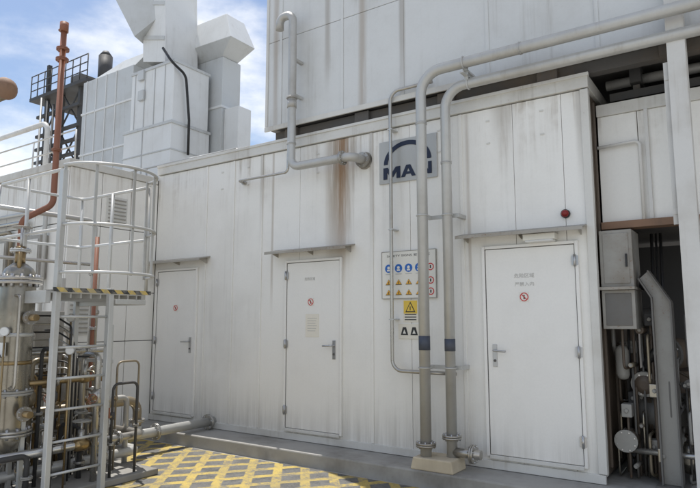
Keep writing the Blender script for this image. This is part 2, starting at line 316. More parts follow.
# emblem sign
a=W(380,142); b=W(438,179); zt=W(409,138).z; zb=W(409,181).z; x0,x1=a.x,b.x; wd=x1-x0; ht=zt-zb
e=thing('emblem_sign',((x0+x1)/2,-.02,zb),'silver metal plate with navy arch and capital letters on the wall','sign')
s=MB(); s.box(x0,x1,-.02,-.001,zb,zt,M_sgrey); s.done('plate',e,bev=.003)
LM=[(0,0),(0,1),(.26,1),(.5,.48),(.74,1),(1,1),(1,0),(.78,0),(.78,.6),(.58,.14),(.42,.14),(.22,.6),(.22,0)]
LNN=[(0,0),(0,1),(.25,1),(.77,.36),(.77,1),(1,1),(1,0),(.75,0),(.23,.64),(.23,0)]
LA=[(0,0),(.36,1),(.5,1),(.5,.74),(.40,.42),(.5,.42),(.5,.22),(.335,.22),(.26,0)]
hh=ht*.27; zl0=zb+ht*.10
def glyph(q,pts,gx,gw): q.prism([(gx+p[0]*gw,zl0+p[1]*hh) for p in pts],-.027,-.0205,M_navy)
q=MB(); glyph(q,LM,x0+wd*.08,wd*.30); q.done('letter_m',e)
q=MB(); glyph(q,LA,x0+wd*.395,wd*.25); glyph(q,[(1-p[0],p[1]) for p in LA[::-1]],x0+wd*.395,wd*.25); q.done('letter_a',e)
q=MB(); glyph(q,LNN,x0+wd*.665,wd*.25); q.done('letter_n',e)
s=MB(); cx=(x0+x1)/2; cz=zl0+hh*1.28; n=40; Rx=wd*.41; Rz=zb+ht*.94-cz; th=.05
f=lambda an,o: (cx+(Rx-o)*math.cos(an),cz+(Rz-o)*math.sin(an))
for i in range(n):
    an=math.pi*i/n; bn=math.pi*(i+1)/n
    s.prism([f(an,th),f(an,0),f(bn,0),f(bn,th)],-.027,-.0205,M_navy)
s.done('arch',e)

# safety board
a=W(383,253); b=W(437,298); zt=W(410,251).z; zb=W(410,298).z; x0,x1=a.x,b.x; wd=x1-x0; ht=zt-zb
e=thing('safety_board',((x0+x1)/2,-.01,zb),'cream safety board with blue, yellow and red pictograms','sign')
s=MB(); s.box(x0,x1,-.022,-.001,zb,zt,M_swhite); s.done('board',e,bev=.002)
s=MB()
for bx in ((x0-.006,x1+.006,zt,zt+.006),(x0-.006,x1+.006,zb-.006,zb),(x0-.006,x0-.0005,zb,zt),(x1+.0005,x1+.006,zb,zt)): s.box(bx[0],bx[1],-.024,-.001,bx[2],bx[3],M_panel2)
s.done('frame',e)
o=-.0225
s=MB(); s.text('SAFETY SIGNS 安全标志',(x0+x1)/2,zt-.06,o,.03,M_sblk,wd*.8,align='CENTER'); s.done('heading',e)
for i in range(4):
    s=MB(); px=x0+wd*(.13+.19*i); pz=zt-ht*.36; s.disc(px,pz,wd*.07,o-.002,o,M_sblue); s.disc(px,pz+.008,wd*.025,o-.004,o-.002,M_swhite,12); s.box(px-wd*.03,px+wd*.03,o-.004,o-.002,pz-.03,pz-.012,M_swhite); s.box(px-wd*.06,px+wd*.06,o-.001,o,pz-.068,pz-.060,M_ink)
    s.done('pictogram',e)
px=x0+wd*.91
for pz in (zt-ht*.36,zt-ht*.64,zt-ht*.87):
    s=MB(); s.ring(px,pz,wd*.06,wd*.045,o-.002,o,M_sred,n=20); s.box(px-.007,px+.007,o-.002,o,pz-.016,pz+.016,M_sblk); s.done('pictogram',e)
for zz in (.66,.88):
    for i in range(4):
        s=MB(); px=x0+wd*(.13+.19*i); pz=zt-ht*zz
        q=wd*.062; s.prism([(px-q,pz-q*.7),(px+q,pz-q*.7),(px,pz+q*.8)],o-.002,o,M_sblk); q*=.85; s.prism([(px-q,pz-q*.62),(px+q,pz-q*.62),(px,pz+q*.82)],o-.004,o-.002,M_sor); s.box(px-.004,px+.004,o-.005,o-.004,pz-.016,pz+.01,M_sblk)
        s.done('pictogram',e)
a=W(403.5,300); b=W(418.5,322); s=MB(); s.box(a.x,b.x,-.01,-.001,b.z,a.z,M_beige)
cx=(a.x+b.x)/2; h=a.z-b.z; s.box(a.x+.008,b.x-.008,-.0125,-.0105,b.z+h*.38,a.z-.008,M_syel); s.prism([(cx-.062,b.z+h*.44),(cx+.062,b.z+h*.44),(cx,b.z+h*.92)],-.0145,-.0125,M_sblk); s.prism([(cx-.045,b.z+h*.49),(cx+.045,b.z+h*.49),(cx,b.z+h*.84)],-.0165,-.0145,M_syel); s.box(cx-.005,cx+.005,-.018,-.0165,b.z+h*.53,b.z+h*.70,M_sblk)
for i in range(3): s.box(a.x+.02,b.x-.02,-.0125,-.0105,b.z+.02+i*.028,b.z+.03+i*.028,M_sblk)
s.done('hazard_sign',label='pale upright hazard sign with yellow triangle below the board',cat='sign')
a=W(399,324); b=W(421,339); s=MB(); s.box(a.x,b.x,-.012,-.001,b.z,a.z,M_beige)
for i in range(2):
    px=a.x+(b.x-a.x)*(.28+.44*i); pz=(a.z+b.z)/2; s.prism([(px-.045,pz-.04),(px+.045,pz-.04),(px+.02,pz+.045),(px-.02,pz+.045)],-.0145,-.0125,M_sblk); s.prism([(px-.02,pz-.025),(px+.02,pz-.025),(px,pz+.02)],-.0165,-.0145,M_swhite)
s.done('pictogram_label',label='small cream label with two black symbols under hazard sign',cat='sign')

# ---------------- upper casing ----------------
up_=thing('filter_casing',(0,2,ZR),'large grey-white panelled casing raised on dark beams above enclosure','casing')
xl=W(270,80).x; zu=ZR+.16; zt=9.5
s=MB(); s.box(xl+.02,7,-.02,4,zu+.01,zt-.02,M_gap)
cols=[xl,W(284,80).x]+[W(u,60).x for u in (345,405,490,600)]+[.4,1.7,3.0,4.3,5.6,7]
rows=[zu,zu+1.22,zu+2.44,zu+3.66,zt]
for a,b in zip(cols[:-1],cols[1:]):
    for c0,c1 in zip(rows[:-1],rows[1:]): s.box(a+.003,b-.003,-.06,-.02,c0+.003,c1-.003,M_upper)
s.done('wall',up_,bev=.004)
for a in cols[1:-1]: MB().box(a-.02,a+.02,-.07,-.061,zu+.05,zt,M_upper).done('cover_strip',up_,bev=.003)
s=MB(); s.box(xl-.01,7,-.085,-.0605,zu-.02,zu+.045,M_trim); s.done('bottom_flashing',up_,bev=.004)
s=MB(); s.box(xl-.012,xl+.03,-.075,-.0608,zu+.05,zt,M_trim); s.done('corner_flashing',up_,bev=.004)
s=MB(); s.box(xl+.1,7,.02,.14,ZR+.017,zu-.021,M_rustbeam)
for i in range(8): s.box(xl+.3+i*1.1,xl+.5+i*1.1,-.03,.3,ZR+.018,zu-.022,M_rustbeam)
s.done('support_beam',up_,bev=.004)

# ---------------- right annex ----------------
an=thing('annex_casing',(.5,1.0,W(650,226,.3).z),'white raised side casing with panel seams above open machinery bay','casing')
za=W(640,226,.3).z; zb_=W(620,104,.3).z
s=MB(); s.box(XR+.03,3.5,.34,3,za+.02,zb_,M_gap)
cc=[XR+.03,W(640,170,.3).x,W(685,170,.3).x,.6,1.6,2.6,3.5]
for a,b in zip(cc[:-1],cc[1:]): s.box(a+.003,b-.003,.3,.335,za+.06,zb_-.1,M_wall2)
s.box(XR+.03,3.5,.28,.336,zb_-.098,zb_+.02,M_trim); s.done('wall',an,bev=.003)
s=MB(); s.box(XR+.03,3.5,.24,.40,za-.015,za+.055,M_orange); s.done('edge_beam',an,bev=.003)
pu=W(641,170,.25); s=MB(); s.pipe([(XR+.03,.26,W(600,148,.26).z),(pu.x,.26,W(641,140,.26).z),(pu.x,.26,za+.04)],.016,M_pipew,.05,10); s.done('conduit',an)
s=MB(); s.box(pu.x+.05,pu.x+.08,.27,.29,za+.06,zb_-.1,M_pipew); s.done('conduit',an)
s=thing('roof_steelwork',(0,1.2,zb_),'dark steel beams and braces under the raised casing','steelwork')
q=MB(); q.box(XR+.1,5,1.2,1.4,zb_+.03,zu-.02,M_dark); q.done('dark_back_wall',s)  # dark wall put in to stand for the shaded gap under the casing
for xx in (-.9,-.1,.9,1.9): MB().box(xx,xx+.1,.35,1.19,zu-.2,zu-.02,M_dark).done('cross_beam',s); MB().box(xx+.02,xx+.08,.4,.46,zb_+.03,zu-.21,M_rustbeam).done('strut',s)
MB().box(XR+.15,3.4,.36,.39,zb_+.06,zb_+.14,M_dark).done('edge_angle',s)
MB().pipe([(XR+.1,.5,zb_+.28),(3.4,.5,zb_+.28)],.05,M_pipe,.1).done('service_pipe',s)

# machinery bay
bay=thing('machinery_skid',(-.6,1.2,.15),'dark brown machinery skid with hoses and rounded housings in open bay','machinery')
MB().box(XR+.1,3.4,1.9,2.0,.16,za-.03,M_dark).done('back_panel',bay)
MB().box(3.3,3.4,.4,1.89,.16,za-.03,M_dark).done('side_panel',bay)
q=MB(); q.box(XR+.2,.4,.9,1.6,.16,.5,M_brown).box(-1.0,-.2,1.0,1.6,.5,1.1,M_brown); q.done('engine_block',bay,bev=.02)
def housing(c,d,r,L,m):
    c=Vector(c); d=Vector(d).normalized(); q=MB(); q.sweep([c-d*L,c-d*L*.92,c-d*L*.7,c+d*L*.7,c+d*L*.92,c+d*L],r,m,24,radii=[r*.35,r*.75,r,r,r*.75,r*.35]); q.done('housing',bay)
housing((-.8,.75,.72),(1,.1,0),.19,.28,M_panel); housing((-.75,.7,1.28),(.4,1,0),.15,.22,M_brown); housing((-.95,.62,1.02),(0,1,.2),.11,.16,M_brown); housing((-.62,.66,.36),(0,1,0),.14,.2,M_bronze); housing((-.9,.7,1.62),(1,0,.15),.1,.2,M_panel); housing((-1.1,.4,.5),(0,1,0),.09,.14,M_brown); housing((-1.12,.42,1.2),(0,0,1),.06,.16,M_panel2)
for xx in (-.95,-.62): fl(bay,(xx,.77,.72),(1,.1,0),.22,M_brown)
fl(bay,(-.78,.6,1.28),(.4,1,0),.17,M_panel); fl(bay,(-.95,.5,1.0),(0,1,.2),.12,M_panel2,.014); fl(bay,(-1.1,.27,.5),(0,1,0),.1,M_panel2,.012)
# thick curved hose beside cabinets plus a few thin lines
MB().pipe([(-.98,.6,za-.03),(-.98,.45,1.95),(-.72,.36,1.85),(-.70,.36,1.45),(-.92,.42,1.2),(-.92,.7,1.1)],.042,M_black,.2,14,10).done('hose',bay)
for i,(xx,rr) in enumerate([(-1.08,.012),(-.84,.014),(-.8,.010),(-.76,.014)]):
    MB().pipe([(xx,.7,za-.03),(xx,.55,1.2+.1*i),(xx+.04,.5,.9),(xx+.04,.7,.6)],rr,M_black,.15,8).done('hose',bay)
rb=random.Random(5)
for i in range(56):
    xx=rb.uniform(-1.19,-.55); zz=rb.uniform(.22,1.7); yy=rb.uniform(.24,.62); m_=rb.choice([M_brown,M_brown,M_panel,M_panel2,M_dark,M_tan,M_bronze])
    if i%2: q=MB(); q.pipe([(xx,yy+.35,zz),(xx,yy,zz),(xx,yy,max(zz-rb.uniform(.2,.6),.17)),(xx+rb.uniform(-.03,.15),yy+.3,max(zz-rb.uniform(.2,.6),.18))],rb.uniform(.008,.02),m_,.05,10); q.done('small_pipe',bay)
    elif i%4==0: q=MB(); q.box(xx-.045,xx+.045,yy,yy+.12,zz-.06,zz+.06,m_); q.cyl((xx,yy-.02,zz),(xx,yy,zz),.02,M_panel2,8); q.cyl((xx,yy+.06,.16),(xx,yy+.06,zz),.012,M_brown,8); q.done('fitting',bay,bev=.008)
    else: q=MB(); q.cyl((xx,yy,zz),(xx+.01,yy+.2,zz),rb.uniform(.02,.05),m_,14); q.cyl((xx,yy-.02,zz),(xx,yy+.02,zz),.015,M_panel2,8); q.cyl((xx,yy+.1,.16),(xx,yy+.1,zz),.01,M_panel,8); q.done('fitting',bay)
MB().pipe([(-1.1,.3,.42),(-.5,.3,.42),(-.5,.3,.95),(-.5,.8,.95)],.026,M_pipe2,.08,12).done('small_pipe',bay)
# cabinets
x0=W(601,280,.12).x; x1=W(634,280,.12).x; z1=W(615,230,.12).z; z2=W(615,289,.12).z; z3=W(615,329,.12).z
cb=thing('control_cabinet',((x0+x1)/2,.3,z3),'weathered beige-grey two-tier control cabinet hung at the enclosure corner','cabinet')
q=MB(); q.box(x0,x1,.12,.5,z2+.02,z1,M_panel2); q.box(x0+.03,x1-.03,.112,.121,z2+.05,z1-.03,M_panel2); q.done('upper_box',cb,bev=.005)
q=MB(); q.box(x0,x1,.12,.5,z3,z2-.01,M_panel2); q.box(x0+.03,x1-.03,.112,.121,z3+.03,z2-.04,M_panel); q.done('lower_box',cb,bev=.005)
q=MB(); q.box(x0-.01,x1+.01,.06,.5,z2-.008,z2+.018,M_can); q.done('shelf',cb,bev=.002)
q=MB(); q.box(x1-.06,x1-.045,.09,.111,z2+.2,z2+.32,M_sblk); q.done('handle',cb)

# upright bent channel duct
bx_=W(658,400,.2).x; zt_=W(662,300,.2).z; w_=.15
sp=thing('support_pillar',(bx_,.3,.15),'upright grey steel channel bending back towards the cabinet','pillar')
prof=[(bx_,.17),(bx_+w_,.17),(bx_+w_,zt_-.02),(bx_-.02,zt_+.27),(bx_-.10,zt_+.2),(bx_,zt_+.02)]
q=MB(); q.prism(prof,.24,.252,M_panel2); q.done('web',sp,bev=.003)
for pa_,pb_ in ((prof[0],prof[5]),(prof[5],prof[4]),(prof[1],prof[2]),(prof[2],prof[3])):
    d=Vector((pb_[0]-pa_[0],0,pb_[1]-pa_[1])).normalized(); nn=Vector((-d.z,0,d.x))*.007
    A1=Vector((pa_[0],0,pa_[1])); B1=Vector((pb_[0],0,pb_[1]))
    q=MB(); q.prism([((A1-nn).x,(A1-nn).z),((A1+nn).x,(A1+nn).z),((B1+nn).x,(B1+nn).z),((B1-nn).x,(B1-nn).z)],.18,.34,M_panel); q.done('edge_plate',sp,bev=.002)
q=MB(); q.box(bx_-.05,bx_+w_+.05,.14,.38,.15,.169,M_panel); q.done('base_plate',sp)
a=W(684,300,-.25); b=W(704,300,-.25); zc0=W(690,-30,-.25).z
cl=thing('steel_column',((a.x+b.x)/2,-.2,.15),'tall white painted steel column on the concrete slab','column')
q=MB(); q.box(a.x,b.x,-.25,-.235,.17,zc0,M_pipew).box(a.x,b.x,-.1,-.085,.17,zc0,M_pipew).box((a.x+b.x)/2-.006,(a.x+b.x)/2+.006,-.234,-.101,.17,zc0,M_pipew); q.done('shaft',cl,bev=.002)
q=MB(); q.box(a.x-.06,b.x+.06,-.3,-.04,.15,.169,M_pipew); q.done('base_plate',cl)
q=MB(); c=W(668,100,-.2); q.box(c.x-.02,c.x+.02,-.2,-.194,W(668,225,-.2).z,W(668,62,-.2).z,M_pipew).box(c.x-.02,c.x-.014,-.193,-.16,W(668,225,-.2).z,W(668,62,-.2).z,M_pipew)
for vv in (80,215): zz=W(668,vv,-.2).z; q.box(c.x-.02,a.x,-.207,-.201,zz,zz+.05,M_pipew)
q.done('angle_bracket',cl)

# ---------------- wall pipes ----------------
def zat(u,v,y): return W(u,v,y).z
yA=-.36; zA=zat(560,38,yA); xA=W(423,250,yA).x
pa=thing('riser_pipe',(xA,yA,.15),'thick grey weathered pipe running down the wall then along above','pipe','large wall risers')
q=MB(); q.pipe([(3.2,yA,zA),(xA,yA,zA),(xA,yA,.27)],.056,M_pipe,.24,20); q.done('tube',pa)
fl(pa,(xA,yA,.38),(0,0,1),.1,M_pipe2); fl(pa,(xA,yA,zA-.55),(0,0,1),.062,M_pipe,.012,0); fl(pa,(W(520,40,yA).x,yA,zA),(1,0,0),.062,M_pipe,.01,0)
q=MB(); zz=zat(424,343,yA); q.cyl((xA,yA,zz-.07),(xA,yA,zz+.07),.0585,M_blue,20); q.done('blue_band',pa)
yB=-.25; zB=zat(560,62,yB); xB=W(448,250,yB).x
pb=thing('riser_pipe',(xB,yB,.15),'second grey weathered pipe beside the first with blue band','pipe','large wall risers')
q=MB(); q.pipe([(3.2,yB,zB),(xB,yB,zB),(xB,yB,.25)],.052,M_pipe,.22,20); q.done('tube',pb)
fl(pb,(xB,yB,.46),(0,0,1),.095,M_pipe2); fl(pb,(xB,yB,zB-.8),(0,0,1),.058,M_pipe,.012,0)
q=MB(); q.cyl((xB,yB,.32),(xB+.3,yB,.32),.045,M_pipe2,18); q.done('branch_tube',pb)
fl(pb,(xB+.22,yB,.32),(1,0,0),.09,M_pipe2)
q=MB(); zz=zat(449,345,yB); q.cyl((xB,yB,zz-.06),(xB,yB,zz+.06),.0545,M_blue,20); q.done('blue_band',pb)
def clampb(z):
    q=MB(); q.box(xA-.02,xB+.1,-.19,-.165,z-.02,z+.02,M_galv); q.box(xB+.06,xB+.1,-.164,-.002,z-.02,z+.02,M_galv); q.box(xA-.02,xA+.02,-.3,-.19,z-.019,z+.019,M_galv)
    for xx,yy,r in ((xA,yA,.06),(xB,yB,.056)):
        q.sweep([(xx+r*math.cos(i/12*2*math.pi),yy+r*math.sin(i/12*2*math.pi),z) for i in range(12)],.008,M_galv,8,closed=True)
    return q
for v in (368,215): clampb(zat(448,v,-.25)).done('pipe_clamp',label='galvanised bracket clamping two riser pipes to wall',cat='bracket',group='riser pipe clamps')
q=MB(); xc=W(466,70,-.3).x; q.box(xc-.02,xc+.02,-.34,-.0,zA-.075,zA-.055,M_galv); q.box(xc-.02,xc+.02,-.42,-.2,zB+.06,zB+.075,M_galv)
q.sweep([(xc,yA+.062*math.cos(i/12*2*math.pi),zA+.062*math.sin(i/12*2*math.pi)) for i in range(12)],.009,M_galv,8,closed=True); q.sweep([(xc,yB+.058*math.cos(i/12*2*math.pi),zB+.058*math.sin(i/12*2*math.pi)) for i in range(12)],.009,M_galv,8,closed=True); q.box(xc-.02,xc+.02,-.303,-.29,zB+.02,zA,M_galv)
q.done('pipe_clamp',label='galvanised hanger joining the two overhead pipe runs',cat='bracket',group='riser pipe clamps')
q=MB(); q.prism([(xA-.13,.15),(xB+.1,.15),(xB+.08,.27),(xA-.1,.27)],-.455,-.14,M_plinth); q.done('support_block',label='cream concrete block carrying the two riser pipes',cat='block',bev=.012)
q=MB(); y=-.12; z0=zat(410,87,y)
x1=W(391,200,y).x; zz=zat(400,371,y); q.pipe([(xA+.02,y,z0+.0),(x1,y,z0),(x1,y,zz),(xB+.0,y,zz)],.02,M_pipe2,.12,12)
for v in (130,230,320): z_=zat(391,v,y); q.box(x1-.03,x1+.03,-.14,-.001,z_,z_+.012,M_galv)
q.done('instrument_tube',label='thin steel tube looping down the wall beside risers',cat='pipe')
# vent pipe
y=-.26; xv=W(292,100,y).x; zt1=zat(284,17,y); zh=zat(320,162,y); xn=W(353,162,y).x
vp=thing('vent_pipe',(xv,y,zh),'grey gooseneck vent pipe bending into a flanged wall nozzle','pipe')
q=MB(); q.pipe([(xv-.22,y,zt1-.16),(xv-.22,y,zt1),(xv,y,zt1),(xv,y,zh),(xn,y,zh),(xn,.0,zh)],.052,M_pipe,.12,18); q.done('tube',vp)
fl(vp,(xn-.15,y,zh),(1,0,0),.085,M_pipe2,.014); fl(vp,(xn,-.06,zh),(0,1,0),.092,M_pipe2,.015)
q=MB(); q.cyl((xn,-.012,zh),(xn,-.0,zh),.105,M_can,20); q.done('wall_plate',vp)
zz=zat(292,104,y); q=MB(); q.cyl((xv,y,zz-.05),(xv,y,zz+.05),.06,M_pipe,18); q.done('coupling',vp); fl(vp,(xv,y,zz+.08),(0,0,1),.072,M_pipe,.01,0); fl(vp,(xv,y,zh+.3),(0,0,1),.06,M_pipe,.01,0)
for zq in (zat(292,60,y),zu+.3): q=MB(); q.box(xv-.02,xv+.02,-.22,-.071,zq,zq+.035,M_galv); q.done('bracket',vp)
q=MB(); y=-.14; a=W(238,181,y); b=W(288,168,y); q.pipe([(a.x,-.0,a.z),(a.x,y,a.z),(b.x,y,a.z),(b.x,y,zh+.25),(xv,-.22,zh+.3)],.018,M_pipe2,.06,10); q.flange((a.x,-.03,a.z),(0,1,0),.035,M_pipe2,.01,4); q.done('drain_tube',label='thin drain tube on wall branching from the vent pipe',cat='pipe')

# ---------------- left neighbour block ----------------
nb=thing('adjacent_enclosure',(-14,.5,0),'lower white panelled equipment block projecting beside the enclosure','enclosure')
yf=-1.43; zn=WX(155,178,XL).z
q=MB(); q.box(-20,XL-.03,yf+.03,3.5,0,zn-.02,M_gap)
ys=[yf,yf+.48,yf+.96,-.002]
zs=[.1,1.3,2.0,2.9,zn-.1]
for a,b in zip(ys[:-1],ys[1:]):
    for c0,c1 in zip(zs[:-1],zs[1:]): q.box(XL-.03,XL,a+.005,b-.005,c0+.005,c1-.005,M_wall2)
xx=XL-.035
while xx>-19:
    for c0,c1 in zip(zs[:-1],zs[1:]): q.box(xx-.8+.006,xx-.006,yf,yf+.03,c0+.006,c1-.006,M_wall2)
    xx-=.8
q.done('wall',nb,bev=.004)
q=MB(); q.box(-20,XL+.03,yf-.04,-.035,zn-.1,zn,M_trim); q.done('roof_edge',nb,bev=.005)
for (ya,za_,wy,hz) in ((yf+.55,2.95,.34,.4),(yf+.06,1.4,.34,.45)):
    q=MB(); q.box(XL-.0,XL+.012,ya,ya+wy,za_,za_+hz,M_trim)
    for i in range(7): q.box(XL+.012,XL+.03,ya+.03,ya+wy-.03,za_+.03+i*hz/7.5,za_+.045+i*hz/7.5,M_panel2)
    q.done('louvre',nb)
for i,xx in enumerate((-8.3,-9.2,-10.3)):
    q=MB(); q.box(xx-.3,xx+.3,yf-.12,yf-.001,2.15-.2*(i%2),2.75,M_panel2); q.box(xx-.26,xx+.26,yf-.128,yf-.121,2.2-.2*(i%2),2.7,M_trim); q.done('equipment_box',nb,bev=.006)
for i in range(5): MB().pipe([(-8.0-.45*i,yf-.06,.2),(-8.0-.45*i,yf-.06,3.1-.12*i),(-13,yf-.06,3.1-.12*i)],.03,(M_pipe,M_pipe2,M_tan)[i%3],.1,8).done('service_pipe',nb)
rr_=thing('block_railing',(-9,yf,zn),'thin grey guard railing on the lower block roof','railing')
for i in range(7): MB().cyl((XL-.1-i*1.1,yf+.1,zn),(XL-.1-i*1.1,yf+.1,zn+.45),.012,M_galv,8).done('post',rr_)
for z_ in (.22,.45): MB().cyl((XL-.1,yf+.1,zn+z_),(-15,yf+.1,zn+z_),.012,M_galv,8).done('rail',rr_)

# ---------------- stacks ----------------
xr=-12.3; x0=-14.3
def z4(u,v,y=4): return W(u,v,y).z
st=thing('exhaust_stack',(-13.2,4.5,3),'wide white boxy exhaust stack with angular hood and dark mouth','stack','roof exhaust stacks')
zl=z4(163,122); zm=z4(163,62)
q=MB(); q.box(x0,xr,4,5.3,3,zl,M_white); q.box(x0-.03,xr+.03,3.97,5.33,zl-.08,zl,M_duct); zz_=z4(160,150); q.box(x0-.02,xr+.02,3.98,5.32,zz_-.04,zz_,M_duct); q.box(x0+.8,x0+.84,3.98,3.999,3,zl-.08,M_duct); q.done('lower_casing',st,bev=.01)
q=MB(); q.box(x0+.2,xr-.02,4.04,5.25,zl+.002,zm,M_white); q.box(x0+.17,xr+.01,4.01,5.28,zm-.08,zm,M_duct)
for i in range(4): q.box(x0+.35+.42*i,x0+.38+.42*i,4.02,4.04,zl,zm-.08,M_duct)
q.done('silencer',st,bev=.01)
wp=lambda u,v,y=4.1:(W(u,v,y).x,W(u,v,y).z)
q=MB(); q.prism([wp(143,62),wp(165,62),wp(165,-40),wp(143,-40)],4.1,5.25,M_white)
for v_ in (40,5): q.prism([wp(144,v_),wp(165,v_),wp(165,v_-4),wp(144,v_-4)],4.07,4.099,M_duct)
q.done('neck',st,bev=.01)
# angular box hood: tilted rectangular box leaning out to the side and front with open mouth
C0=W(146,8,4.1); axv=Vector((-.80,-.35,-.48)).normalized()      # mouth direction
e1=Vector((.35,-.80,0)).normalized(); e1=(e1-axv*e1.dot(axv)).normalized(); e2=axv.cross(e1).normalized()
def loop(c,a_,b_): return [c+e1*a_+e2*b_,c-e1*a_+e2*b_,c-e1*a_-e2*b_,c+e1*a_-e2*b_]
base=loop(C0+Vector((.25,.35,.1)),.35,.45); mouth=loop(C0+Vector((.25,.35,.1))+axv*.95,.55,.72); inn=loop(C0+Vector((.25,.35,.1))+axv*.95,.49,.66); deep=loop(C0+Vector((.25,.35,.1))+axv*.35,.35,.45)
q=MB(); k=q.mi(M_duct); kd=q.mi(M_gap); V=[[q.bm.verts.new(p) for p in L] for L in (base,mouth,inn,deep)]
for i in range(4):
    j=(i+1)%4
    for r_ in range(3):
        f_=q.bm.faces.new([V[r_][i],V[r_][j],V[r_+1][j],V[r_+1][i]]); f_.material_index=kd if r_==2 else k  # inner faces coloured dark to paint in the shade inside the mouth
f_=q.bm.faces.new(V[3]); f_.material_index=kd
bmesh.ops.recalc_face_normals(q.bm,faces=q.bm.faces[:]); q.done('hood',st)
q=MB(); q.pipe([W(163,48,3.9),W(172,62,3.9),WX(186,75,xr+.1),WX(189,120,xr+.1),WX(188,155,xr+.1)],.035,M_black,.3,10); q.done('cable',st)
for v_ in (75,95): q=MB(); c=W(140,v_,3.95); q.box(c.x-.12,c.x+.12,3.96,4.019,c.z-.14,c.z+.14,M_duct); q.done('access_hatch',st,bev=.01)
s1=thing('exhaust_stack',(-15.9,4.8,3),'shorter white ribbed filter box with tapered transition duct','stack','roof exhaust stacks')
xa_=-17.0; xb_=-14.5
q=MB(); zt1=W(100,76,4.3).z; q.box(xa_,xb_,4.35,5.4,3,zt1,M_duct)
for f in (.3,.6,.82): z_=3+(zt1-3)*f; q.box(xa_-.03,xb_+.03,4.32,5.43,z_,z_+.06,M_white)
for i in range(4): q.box(xa_+.5*i+.2,xa_+.5*i+.23,4.32,4.35,3,zt1,M_white)
q.done('lower_casing',s1,bev=.01)
q=MB(); t_=W(128,52,4.3); 
q.hexa([(xa_+.3,4.4,zt1+.002),(xb_,4.4,zt1+.002),(xb_,5.3,zt1+.002),(xa_+.3,5.3,zt1+.002),(t_.x-.6,4.6,t_.z),(t_.x+.6,4.6,t_.z),(t_.x+.6,5.2,t_.z),(t_.x-.6,5.2,t_.z)],M_duct); q.done('transition_duct',s1,bev=.01)
s3=thing('exhaust_stack',(-12.6,5.7,3),'narrow white duct stack with outward flared rain hood','stack','roof exhaust stacks')
q=MB(); zt3=W(218,58,5.4).z; q.box(-14.2,-11.95,5.4,6.1,3,zt3,M_duct)
for f in (.45,.75): z_=3+(zt3-3)*f; q.box(-14.23,-11.92,5.37,6.13,z_,z_+.07,M_white)
q.done('lower_casing',s3,bev=.01)
q=MB(); lo=[(-13.4,5.4,zt3+.002),(-12.0,5.4,zt3+.002),(-12.0,6.0,zt3+.002),(-13.4,6.0,zt3+.002)]
a1=W(214,44,5.3); q.hexa([lo[0],lo[1],lo[2],lo[3],(-13.7,5.15,a1.z),(-11.4,5.15,a1.z-.05),(-11.4,6.1,a1.z-.05),(-13.7,6.1,a1.z)],M_duct)
zt5=W(210,20,5.3).z; q.hexa([(-13.7,5.15,a1.z+.002),(-11.4,5.15,a1.z-.048),(-11.4,6.1,a1.z-.048),(-13.7,6.1,a1.z+.002),(-13.5,5.3,zt5),(-11.75,5.3,zt5),(-11.75,6.0,zt5),(-13.5,6.0,zt5)],M_white); q.done('hood',s3,bev=.01)
q=MB(); q.box(-11.94,-11.4,5.5,6.0,3,W(215,110,5.4).z,M_white); q.done('side_duct',s3,bev=.01)

rl=thing('roof_railing',(-10,2.0,ZR),'thin galvanised guard railing along the enclosure roof','railing')
yr=3.6
for i in range(6): xx=-17.5+i*1.6; MB().cyl((xx,yr,ZR),(xx,yr,ZR+1.5),.025,M_galv,8).done('post',rl)
for z_ in (.95,1.5): MB().cyl((-17.5,yr,ZR+z_),(-9.5,yr,ZR+z_),.025,M_galv,8).done('rail',rl)

tw=thing('steel_tower',(-24,9,0),'dark steel pipe rack tower with platform and braces','tower')
yT=8
def xT(u,v): return W(u,v,yT).x
xs=[xT(47,110),xT(62,110),xT(80,110)]; zt_=W(60,95,yT).z
for xx in xs:
    for yy in (8,10): MB().box(xx-.08,xx+.08,yy-.08,yy+.08,0,zt_+(1.6 if xx==xs[0] else .2),M_dark).done('leg',tw)
q=MB(); q.box(xs[0]-1,xs[2]+.8,7.7,10.3,zt_,zt_+.15,M_dark); q.done('platform',tw)
for dz in (.9,1.8,2.4,3): MB().box(xs[0]-.4,xs[2]+.3,7.75,7.89,zt_-dz,zt_-dz+.12,M_dark).done('cross_beam',tw)
q=MB()
for i in range(9): xx=xs[0]-1+i*(xs[2]+1.8-xs[0])/8; q.cyl((xx,7.75,zt_+.15),(xx,7.75,zt_+1.2),.025,M_dark,6)
for z_ in (.5,.85,1.2): q.cyl((xs[0]-1,7.75,zt_+z_),(xs[2]+.8,7.75,zt_+z_),.025,M_dark,6)
q.done('handrail',tw)
for a,b in ((0,1),(1,2)):
    for z0_ in (0,1.8):
        MB().cyl((xs[a],8,zt_-z0_-1.6),(xs[b],8,zt_-z0_),.04,M_dark,6).done('brace',tw); MB().cyl((xs[b],8,zt_-z0_-1.6),(xs[a],8,zt_-z0_),.04,M_dark,6).done('brace',tw)
for i in range(4): xx=xs[0]+.25+.5*i; MB().pipe([(xx,7.6,0),(xx,7.6,zt_-.1-.25*i)],.05,(M_pipe,M_dark,M_dark)[i%3],.2,8).done('rack_pipe',tw)
q=MB(); q.cyl((xs[2]+.1,9,zt_+.18),(xs[2]+.1,9,zt_+1.7),.3,M_dark,14); q.cyl((xs[2]+.1,9,zt_+1.7),(xs[2]+.1,9,zt_+1.95),.3,M_dark,14,.12); q.done('tank',tw)
q=MB(); q.box(xs[1]-.5,xs[1]+.3,8.6,9.4,zt_+.18,zt_+1.1,M_panel); q.done('equipment_box',tw)
